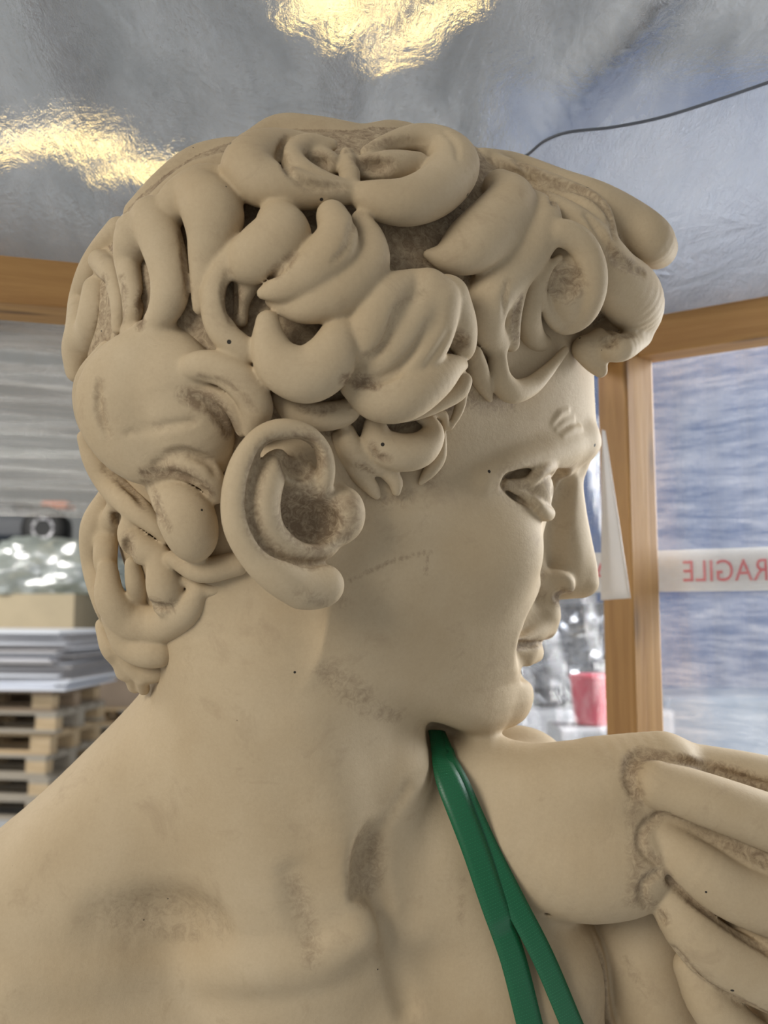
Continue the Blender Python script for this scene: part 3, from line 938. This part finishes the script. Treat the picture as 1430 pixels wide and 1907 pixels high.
for d_, a_ in ((RW, aR), (LW, aL)):
    p = d_ * .6
    box('bottom_beam', (1.2, .06, .06), (p.x, p.y, .03), MW_X, crate, .003, rz=a_)

MF_TOP = blur_film_mat('ceiling_film', (.92, .93, .95), (.62, .64, .66), .30, .60, .05, 6, 1.05, .30)
MF_LOW = blur_film_mat('overlap_film', (.90, .93, .98), (.70, .74, .82), .4, .65, .24, 5, 1.06)
MF_R = film_mat('wall_film', (.86, .90, .95), (.78, .82, .90), .08, .38, (1.2, 1.2, 9), (0, 0, 0), .12, .25, 18, 9, .45)
MF_L = film_mat('band_film', (.84, .84, .82), (.74, .72, .68), .25, .62, (.8, .8, 16), (0, 0, 0), .15, .3, 18, 5, .4)
rnd = random.Random(3)


def top_fn(u, v):
    # u runs from the right to the left, v from the far beams to above the camera
    xr = RW * 1.05; xl = LW * 1.35
    far = (base + xr).lerp(base, u / .45) if u < .45 else base.lerp(base + xl, (u - .45) / .55)
    near = Vector((.75, -.1, 0)).lerp(Vector((-1.15, -.1, 0)), u)
    p = far.lerp(near, v)
    z = TOPZ + .004 + .32 * (1 - (1 - v) ** 1.7) * .95
    rip = math.sin(p.x * 9 + p.y * 4) * .006 + math.sin(p.x * 4 - p.y * 13 + 1) * .005 + math.sin(p.x * 23 + p.y * 11) * .0015
    fold = -.020 * math.exp(-((p.x - .13 - (p.y - 1.15) * -.35) / .018) ** 2) * min(1, v * 6)
    return Vector((p.x, p.y, z + rip * min(1, v * 8) + fold))


film_top = sheet('plastic_sheet', top_fn, 120, 80, MF_TOP)
tag(film_top, 'wrinkled clear plastic sheet stretched over the crate top above the head', 'plastic sheet')


# a second sheet overlapping below it, its free edge sweeping to the right
EDGE = [(962, 300), (985, 286), (1015, 262), (1060, 246), (1140, 237), (1230, 219), (1330, 188), (1440, 150), (1560, 105)]


def top_at(px, py, drop):
    """where the sight line through (px, py) passes `drop` below the top sheet"""
    e = CAM.translation; d = (W(px, py, 1.0) - e)
    lo_, hi_ = .4, 1.6
    for _ in range(40):
        t = (lo_ + hi_) / 2; p = e + d * t
        zt = TOPZ - .012 + .32 * (1 - (1 - np.clip((1.25 - p.y) / 1.3, 0, 1)) ** 1.7) * .95 - drop
        lo_, hi_ = (t, hi_) if p.z < zt else (lo_, t)
    return e + d * lo_


edge_pts = [Vector(top_at(x, y, .035)) for x, y in EDGE]
el = catmull([tuple(p) for p in edge_pts], 8)


def low_fn(u, v):
    a = Vector(el[min(int(round(u * (len(el) - 1))), len(el) - 1)])
    b = base + RW * (-.02 + .95 * u) + Vector((.02, -.03, TOPZ + .0015))
    p = a.lerp(b, v)
    p.z += .006 * math.sin(u * 14 + v * 5) * math.sin(v * math.pi) - .02 * math.sin(v * math.pi)
    return p


low = sheet('plastic_sheet', low_fn, len(el) - 1, 30, MF_LOW)
tag(low, 'pale overlapping plastic sheet with a curved edge right of the forelocks', 'plastic sheet')
rim_bm = bmesh.new()
rr = []
for i, q in enumerate(el):
    t = Vector(el[min(i + 1, len(el) - 1)]) - Vector(el[max(i - 1, 0)]); t.normalize()
    n1 = t.cross(Vector((0, 0, 1))).normalized(); n2 = t.cross(n1)
    rr.append([rim_bm.verts.new(Vector(q) + (n1 * math.cos(k * math.pi / 3) + n2 * math.sin(k * math.pi / 3)) * .0016) for k in range(6)])
for x_, y_ in zip(rr, rr[1:]):
    for k in range(6):
        rim_bm.faces.new((x_[k], x_[(k + 1) % 6], y_[(k + 1) % 6], y_[k]))
MHEM = surface('dark_hem', (.10, .11, .13), .4)
link('hem', rim_bm, MHEM, low, True)


def right_fn(u, v):
    p = base + RW * (-.005 + 1.05 * u); z = TOPZ - .002 - v * (TOPZ - .03)
    n = Vector((-RW.y, RW.x, 0))
    return p + n * (.068 + .008 * math.sin(u * 9 + v * 3) + .004 * math.sin(u * 31 - v * 17)) + Vector((0, 0, z))


film_r = sheet('plastic_film', right_fn, 90, 60, MF_R)
tag(film_r, 'clear plastic film stretched across the crate side right of the corner post', 'plastic sheet')


MF_B = film_mat('clear_film', (.90, .92, .94), (.80, .82, .85), .02, .30, (6, 6, 3), (0, .5, 0), .10, .5, 26, 9, .6)
def back_fn(u, v):
    p = base + LW * (.42 * u); z = TOPZ - .06 - v * (TOPZ - .1)
    n = Vector((LW.y, -LW.x, 0))
    return p + n * (.085 + .006 * math.sin(u * 8 + v * 25) + .004 * math.sin(u * 40 + v * 31)) + Vector((0, 0, z))
film_b = sheet('plastic_film', back_fn, 60, 60, MF_B)
tag(film_b, 'crumpled clear plastic film behind the face, left of the corner post', 'plastic sheet')
def band_fn(u, v):
    p = base + LW * (.55 + .8 * u); z = TOPZ - .04 - v * .262
    n = Vector((LW.y, -LW.x, 0))
    return p + n * (.066 + .006 * math.sin(u * 8 + v * 15) + .002 * math.sin(v * 60)) + Vector((0, 0, z))
film_l = sheet('wrap_band', band_fn, 60, 60, MF_L)
tag(film_l, 'streaky stretch wrap band hanging below the left crate beam behind the hair', 'plastic sheet')

# warning tape outside the film, read from behind
MTW = surface('white_tape', (.88, .87, .84), .4, .04); MTR = surface('red_print', (.80, .10, .13), .5)
tn = Vector((-RW.y, RW.x, 0))
tz = W(1300, 1062, 1.31).z
def wall_at(px, py, off=.092):
    """where the sight line through (px, py) meets the right wall"""
    e = CAM.translation; d = W(px, py, 1.0) - e
    q = base + tn * off
    return e + d * ((q - e).dot(tn) / d.dot(tn))
tape = empty('tape', wall_at(1300, 1062)); tape.rotation_euler = (0, 0, aR)
tag(tape, 'white tape with red mirrored warning lettering across the plastic film', 'tape')
th = abs(wall_at(1320, 1023).z - wall_at(1320, 1102).z)
box('band', (1.1, .0006, th), (.30, .002, 0), MTW, tape, 0)
# lettering: faces the outside, so it is mirrored from in here
for i in range(3):
    cu = bpy.data.curves.new('lettering', 'FONT'); cu.body = 'FRAGILE'; cu.size = th * .72; cu.extrude = .0003; cu.align_x = 'LEFT'; cu.space_character = 1.03
    tx = bpy.data.objects.new('lettering', cu); C.objects.link(tx)
    bpy.context.view_layer.update()
    me = bpy.data.meshes.new_from_object(tx.evaluated_get(bpy.context.evaluated_depsgraph_get())); bpy.data.objects.remove(tx)
    me.materials.clear(); me.materials.append(MTR)
    tx = bpy.data.objects.new('lettering', me); C.objects.link(tx); tx.parent = tape; tx['label'] = 'red mirrored lettering'
    tx.rotation_euler = (math.pi / 2, 0, math.pi)    # reads from outside the crate
    tx.scale = (.82, 1, 1)
    tx.location = (LET_X - i * LET_P, .0008, -th * .26)

# white sheet hanging beside the post
MPAPER = surface('white_sheet', (.86, .84, .83), .5, .06)
pa, pb, pc, pd = W(1122, 800, 1.24), W(1128, 800, 1.22), W(1118, 1118, 1.24), W(1176, 1114, 1.20)
def paper_fn(u, v):
    a = pa.lerp(pb, u); b = pc.lerp(pd, u)
    q = a.lerp(b, v); q.y += .012 * math.sin(u * 2.6)
    return q
paper = sheet('paper_slip', paper_fn, 10, 14, MPAPER, None, .0012)
tag(paper, 'narrow white folded slip hanging beside the post in front of the nose', 'paper')

# ------------------------------------------------------------------ warehouse
MFL = surface('concrete_floor', (.42, .44, .46), .55, .18, 1.5, bump=.05)
fl = box('floor', (40, 40, .1), (0, 8, -.05), MFL, None, 0); tag(fl, kind='structure')
MWALL = surface('grey_wall', (.30, .31, .31), .8, .2, .6)
MBLUE = surface('blue_wall', (.11, .19, .40), .6, .25, .5)
wl = box('wall_back', (14, .2, 7), (-7.2, 13, 3.5), MWALL, None, 0); tag(wl, kind='structure')
def corrugated(name, x0, x1, y, z1, mat):
    bm = bmesh.new(); n = int((x1 - x0) / .06); prev = None
    for i in range(n + 1):
        x = x0 + (x1 - x0) * i / n; yy = y + (.03 if i % 4 < 2 else 0)
        a, b = bm.verts.new((x, yy, 0)), bm.verts.new((x, yy, z1))
        if prev:
            bm.faces.new((prev[0], a, b, prev[1]))
        prev = (a, b)
    o = link(name, bm, mat); return o
bw = corrugated('wall_right', .9, 9.0, 6.5, 5.0, MBLUE); tag(bw, kind='structure')
MCEIL = surface('grey_roof', (.36, .38, .39), .8, .25, .8)
ce_ = box('ceiling', (18, 14.5, .1), (-2, 7.5, 5.6), MCEIL, None, 0); tag(ce_, kind='structure')
MSTEEL = surface('roof_steel', (.10, .10, .11), .6)
for i, x in enumerate((-5, -2.6, -.4, 1.9)):
    g = box('trim_%d' % (i + 1), (.16, 14, .3), (x, 7.5, 5.4), MSTEEL, None, .01, rz=.12); tag(g, kind='structure')

# lamps up under the roof
MLAMP = glow_mat('warm_tube', (1.0, .70, .26), 3.6); MHOUS = surface('lamp_housing', (.7, .7, .68), .4)
lamps = [(545, 10, 36), (620, 28, 36), (770, 40, 36), (835, 95, 36), (665, 118, 36), (745, 160, 36), (600, 85, 36), (15, 350, 20), (90, 330, 20), (175, 345, 20), (225, 385, 20), (300, 390, 20)]
where = ['at the top edge', 'right of the topmost', 'uppermost of the right group', 'right end of the right group', 'middle of the group above the crown',
         'lowest of the group above the crown', 'faint one beside the topmost pair', 'far left one', 'second from the left', 'third from the left', 'fourth from the left', 'low one beside the hair']
for (x, y, an), wh in zip(lamps, where):
    d = W(x, y, 1.0) - CAM.translation
    q = CAM.translation + d * ((5.2 - EYE) / d.z)
    L = empty('ceiling_lamp', q, math.radians(-an))
    tag(L, 'warm glowing lamp under the roof, ' + wh, 'lamp', 'lamps under the warehouse roof')
    bm = bmesh.new(); add_box(bm, (.62, .20, .06), (0, 0, .05), .01); link('housing', bm, MHOUS, L)
    bm = bmesh.new(); add_box(bm, (.56, .13, .05), (0, 0, 0), .02); link('tube', bm, MLAMP, L)

# pallets with card sheets on top
MPAL = [wood_mat('pallet_' + n, a, b, 0, .6) for n, a, b in (('grey', (.30, .26, .21), (.46, .41, .33)), ('tan', (.45, .32, .18), (.62, .48, .30)), ('brown', (.28, .20, .13), (.42, .32, .22)))]


def pallet(mat, mat2, label, group):
    r = empty('pallet')
    tag(r, label, 'pallet', group)
    for i in range(5):
        box('deck_board', (1.2, .12, .022), (0, -.34 + i * .17, .133), mat, r, .002)
    for i in range(3):
        box('bearer', (.145, .8, .022), (-.525 + i * .525, 0, .111), mat, r, .002)
        for j in range(3):
            box('block', (.145, .1, .078), (-.525 + i * .525, -.35 + j * .35, .061), mat2 if (i + j) % 2 == 0 else mat, r, .003)
    for j in range(3):
        box('bottom_board', (1.2, .1, .022), (0, -.35 + j * .35, .011), mat, r, .002)
    return r


def stack(cx, cy, rz, n, where, group):
    words_ = ['lowest', 'second from the floor', 'third from the floor', 'fourth from the floor', 'fifth from the floor', 'topmost']
    for i in range(n):
        nm = words_[-1] if i == n - 1 else words_[i]
        o = pallet(MPAL[(i * 2 + 1) % 3 if i % 2 else 0], MPAL[1], 'wooden pallet, %s of the %s' % (nm, where), group)
        o.location = (cx + rnd.uniform(-.03, .03), cy + rnd.uniform(-.03, .03), i * .1442); o.rotation_euler = (0, 0, rz + rnd.uniform(-.03, .03))


pz = W(40, 1132, 6.6)
s1 = Vector((W(130, 1132, 6.3).x - .62, 6.75, 0))
stack(s1.x, s1.y, -.12, 6, 'left stack under the card sheets', 'pallets of the left stack')
MCARD = surface('white_card', (.80, .83, .90), .5, .08, 3); MBRN = surface('brown_card', (.30, .23, .17), .75, .15, 3)
MSHT = [MCARD, surface('grey_card', (.42, .40, .40), .7, .1, 3), surface('pale_card', (.62, .63, .68), .6, .1, 3)]
zz = 6 * .1442 + .001
nsh = 22
for i in range(nsh):
    th_ = .018
    o = box('card_sheet', (1.28 + rnd.uniform(-.04, .08), .86 + rnd.uniform(-.04, .06), th_ - .001), (s1.x + rnd.uniform(-.05, .09), s1.y + rnd.uniform(-.04, .04), zz + th_ / 2), MSHT[(0, 1, 2, 1)[(nsh - 1 - i) % 4]] if i > 3 else MSHT[0], None, 0, rz=-.12 + rnd.uniform(-.05, .05))
    tag(o, 'white cardboard sheet lying topmost on the left pallet stack' if i == nsh - 1 else 'flat cardboard sheet within the pile on the left pallet stack', 'cardboard', 'card sheets on the left pallet stack')
    zz += th_
s2 = Vector((W(250, 1132, 8.0).x + .2, 8.3, 0))
stack(s2.x, s2.y, .10, 4, 'stack behind the statue shoulder', 'pallets of the stack behind the shoulder')
z2 = 4 * .1442 + .001
b2 = box('cardboard_box', (1.15, .8, .42), (s2.x - .02, s2.y, z2 + .21), MBRN, None, .008, rz=.1); tag(b2, 'dark brown cardboard box on the pallet stack behind the shoulder', 'box')
b3 = box('card_sheet', (1.25, .9, .03), (s2.x - .12, s2.y - .03, z2 + .4365), MCARD, None, .003, rz=.22); tag(b3, 'white card sheet on the dark brown cardboard box', 'cardboard')
# behind them: tall boxes, a bundle of plastic, a dark machine with a wheel
MTAN = surface('tan_card', (.46, .38, .25), .7, .12, 2)
d3 = 8.6
c3 = W(40, 1132, d3)
bx = box('cardboard_box', (1.5, .9, 1.55), (c3.x - .2, c3.y + .4, .775), MTAN, None, .01, rz=-.05); tag(bx, 'tall tan cardboard box behind the pile of card sheets', 'box')
MCL = film_mat('bundle_film', (.9, .95, .92), (.80, .86, .82), .62, .92, (1, 1, 1), (0, 0, 0), .12, .9, 5, 4, .45)
bm = bmesh.new()
bmesh.ops.create_icosphere(bm, subdivisions=5, radius=1.0)
from mathutils import noise as mnoise
for v in bm.verts:
    q = v.co.copy(); dsp = mnoise.fractal(q * 2.3, 1.0, 2.0, 5) * .28 + abs(mnoise.noise(q * 6)) * .16
    v.co = Vector((q.x * .78, q.y * .42, q.z * .32)) * (1 + dsp)
    v.co.z = max(v.co.z, -.2)
bun = link('plastic_bundle', bm, MCL, None, True); bun.location = (c3.x + .05, c3.y + .3, 1.551 + .2)
tag(bun, 'crumpled heap of clear plastic wrap on the tall tan box', 'plastic')

MNAVY = surface('navy_paint', (.006, .012, .024), .35, .2); MRUB = surface('black_rubber', (.008, .008, .008), .6); MSIL = surface('silver_hub', (.75, .73, .76), .3, metal=.6)
MORA = surface('orange_paint', (.72, .16, .03), .5); MWHT = surface('white_plastic', (.80, .84, .78), .4)
dm = 10.4
hub = W(85, 985, dm)
mach = empty('machine', (hub.x, hub.y, hub.z))
tag(mach, 'dark navy machine with a black wheel and silver hub on the far left', 'machine')
bm = bmesh.new()
add_box(bm, (1.5, .9, .40), (-.75, .55, .02), .12); add_box(bm, (1.1, .8, .22), (-.95, .55, .26), .08); add_box(bm, (1.2, .8, .10), (-.9, .55, -.21), .04)
link('housing', bm, MNAVY, mach, False)
RX = Matrix.Rotation(math.pi / 2, 3, 'X')
bm = bmesh.new(); lathe(bm, [(.13, -.06), (.24, -.08), (.265, -.03), (.265, .05), (.24, .10), (.13, .09)], 48, (0, 0, 0), RX); wh_ = link('wheel', bm, MRUB, mach, True)
bm = bmesh.new(); lathe(bm, [(.06, -.07), (.14, -.075), (.14, .05), (.06, .05)], 48, (0, 0, 0), RX)
hb = link('hub', bm, MRUB, wh_, True)
for i in range(6):
    a0 = i * math.pi / 3
    bm = bmesh.new()
    pts = []
    for k in range(7):
        a = a0 + .12 + (math.pi / 3 - .24) * k / 6
        pts.append((a, .075)); 
    inner = [bm.verts.new((.075 * math.cos(a), -.082, .075 * math.sin(a))) for a, _ in pts]
    outer = [bm.verts.new((.128 * math.cos(a), -.100, .128 * math.sin(a))) for a, _ in pts]
    lowi = [bm.verts.new((.075 * math.cos(a), -.06, .075 * math.sin(a))) for a, _ in pts]
    lowo = [bm.verts.new((.128 * math.cos(a), -.06, .128 * math.sin(a))) for a, _ in pts]
    for k in range(6):
        bm.faces.new((inner[k], inner[k + 1], outer[k + 1], outer[k])); bm.faces.new((outer[k], outer[k + 1], lowo[k + 1], lowo[k])); bm.faces.new((lowi[k], lowi[k + 1], inner[k + 1], inner[k]))
    bm.faces.new((inner[0], outer[0], lowo[0], lowi[0])); bm.faces.new((inner[-1], lowi[-1], lowo[-1], outer[-1]))
    bmesh.ops.recalc_face_normals(bm, faces=bm.faces)
    link('hub_segment', bm, MSIL, wh_)
bm = bmesh.new(); add_box(bm, (.30, .3, .085), (.03, .3, .295), .02); link('cover', bm, MORA, mach)
bk = W(150, 978, 10.3)
bm = bmesh.new(); lathe(bm, [(.14, -.20), (.18, -.16), (.21, .12), (.195, .19), (.14, .21)], 40); tub = link('tub', bm, MWHT, None, True); tub.location = (hub.x + .39, hub.y + .70, hub.z - .27 + .2)
tag(tub, 'white plastic tub beside the wheel of the dark machine', 'tub')
shelf_z = hub.z - .27
sh = box('steel_shelf', (3.2, 1.3, .05), (hub.x - .4, hub.y + .55, shelf_z - .027), MSTEEL, None, .005); 
tag(sh, 'dark steel shelf carrying the machine and the white tub', 'shelf')

# seen past the face: pale blue panel, red thing, bright foil
MPB = surface('pale_blue', (.38, .62, .82), .5, .1); MRED = surface('red_plastic', (.62, .08, .12), .45, .2, 3)
q = W(1090, 930, 4.6)
pb_ = box('blue_board', (.26, .05, .62), (q.x - .06, q.y + .8, q.z), MPB, None, .01); tag(pb_, 'pale blue upright board seen between the nose and the post', 'board')
MGREY = surface('grey_crate', (.42, .43, .46), .6, .3, 4)
q = W(1040, 1335, 3.4)
ch = q.z + .02
cb = box('grey_container', (1.5, .8, ch), (q.x - .3, q.y + .45, ch / 2), MGREY, None, .02); tag(cb, 'grey container carrying silvery film behind the mouth and chin', 'container')
stand = box('blue_stand', (.5, .4, W(1090, 930, 4.6).z - .312), (pb_.location.x, pb_.location.y, (W(1090, 930, 4.6).z - .312) / 2), MGREY, None, .01); tag(stand, 'grey pedestal under the pale blue board', 'pedestal')
MFOIL = surface('silver_film', (.34, .35, .38), .24, .5, 9, bump=1.0, bscale=9, metal=.75, spec=.8)
bm = bmesh.new(); bmesh.ops.create_icosphere(bm, subdivisions=5, radius=1.0)
for v in bm.verts:
    q_ = v.co.copy(); d_ = mnoise.fractal(q_ * 3.1, 1.0, 2.0, 6) * .3 + abs(mnoise.noise(q_ * 9)) * .22
    v.co = Vector((q_.x * .52, q_.y * .26, q_.z * .25)) * (1 + d_)
    v.co.z = max(v.co.z, -.14)
foil = link('silver_heap', bm, MFOIL, None, False); foil.location = (q.x - .16, q.y + .36, ch + .142)
tag(foil, 'crumpled silvery plastic heap seen between the lips and the post', 'plastic')
q = W(1101, 1302, 2.6)
bm = bmesh.new(); lathe(bm, [(.040, 0), (.048, .005), (.058, .125), (.061, .13), (.061, .14), (.052, .14)], 36); rd = link('red_bucket', bm, MRED, None, True); rd.location = (q.x, q.y, q.z - .07)
tag(rd, 'small red bucket seen through the film left of the post', 'bucket')
st_ = box('pedestal', (.22, .22, q.z - .072), (q.x, q.y, (q.z - .072) / 2), MGREY, None, .01); tag(st_, 'grey pedestal under the small red bucket', 'pedestal')

q = W(1400, 1300, 5.0)
MPALE = surface('pale_wrap', (.55, .66, .80), .4, .15, 3)
ld = box('wrapped_load', (1.9, .7, q.z), (q.x + .5, q.y + .35, q.z / 2), MPALE, None, .02); tag(ld, 'low pale blue wrapped load in front of the blue wall', 'load')

# ------------------------------------------------------------------ light
w = bpy.data.worlds.new('daylight'); bpy.context.scene.world = w; w.use_nodes = True
bg = w.node_tree.nodes['Background']; bg.inputs[0].default_value = (.84, .87, .90, 1); bg.inputs[1].default_value = WORLD_E


def area(name, loc, target, size, e, col=(1, 1, 1)):
    l = bpy.data.lights.new(name, 'AREA'); l.energy = e; l.shape = 'RECTANGLE'; l.size, l.size_y = size; l.color = col
    o = bpy.data.objects.new(name, l); C.objects.link(o); o.location = loc
    o.rotation_euler = (Vector(target) - Vector(loc)).to_track_quat('-Z', 'Y').to_euler()
    return o


for args in LIGHTS:
    area(*args)

# ------------------------------------------------------------------ camera
cam = bpy.data.cameras.new('camera'); co = bpy.data.objects.new('camera', cam); C.objects.link(co)
co.matrix_world = CAM
cam.sensor_fit = 'VERTICAL'; cam.sensor_height = 36.0; cam.lens = FPX / 1907 * 36
cam.clip_start = .02; cam.clip_end = 200
cam.dof.use_dof = True; cam.dof.focus_distance = .76; cam.dof.aperture_fstop = 5.6
sc = bpy.context.scene
sc.camera = co
sc.view_settings.view_transform = 'Standard'; sc.view_settings.look = 'None'
sc.view_settings.gamma = 1.0; sc.view_settings.use_curve_mapping = False
sc.view_settings.exposure = EXPO
sc.cycles.max_bounces = 10; sc.cycles.transparent_max_bounces = 16
sc.cycles.use_denoising = True
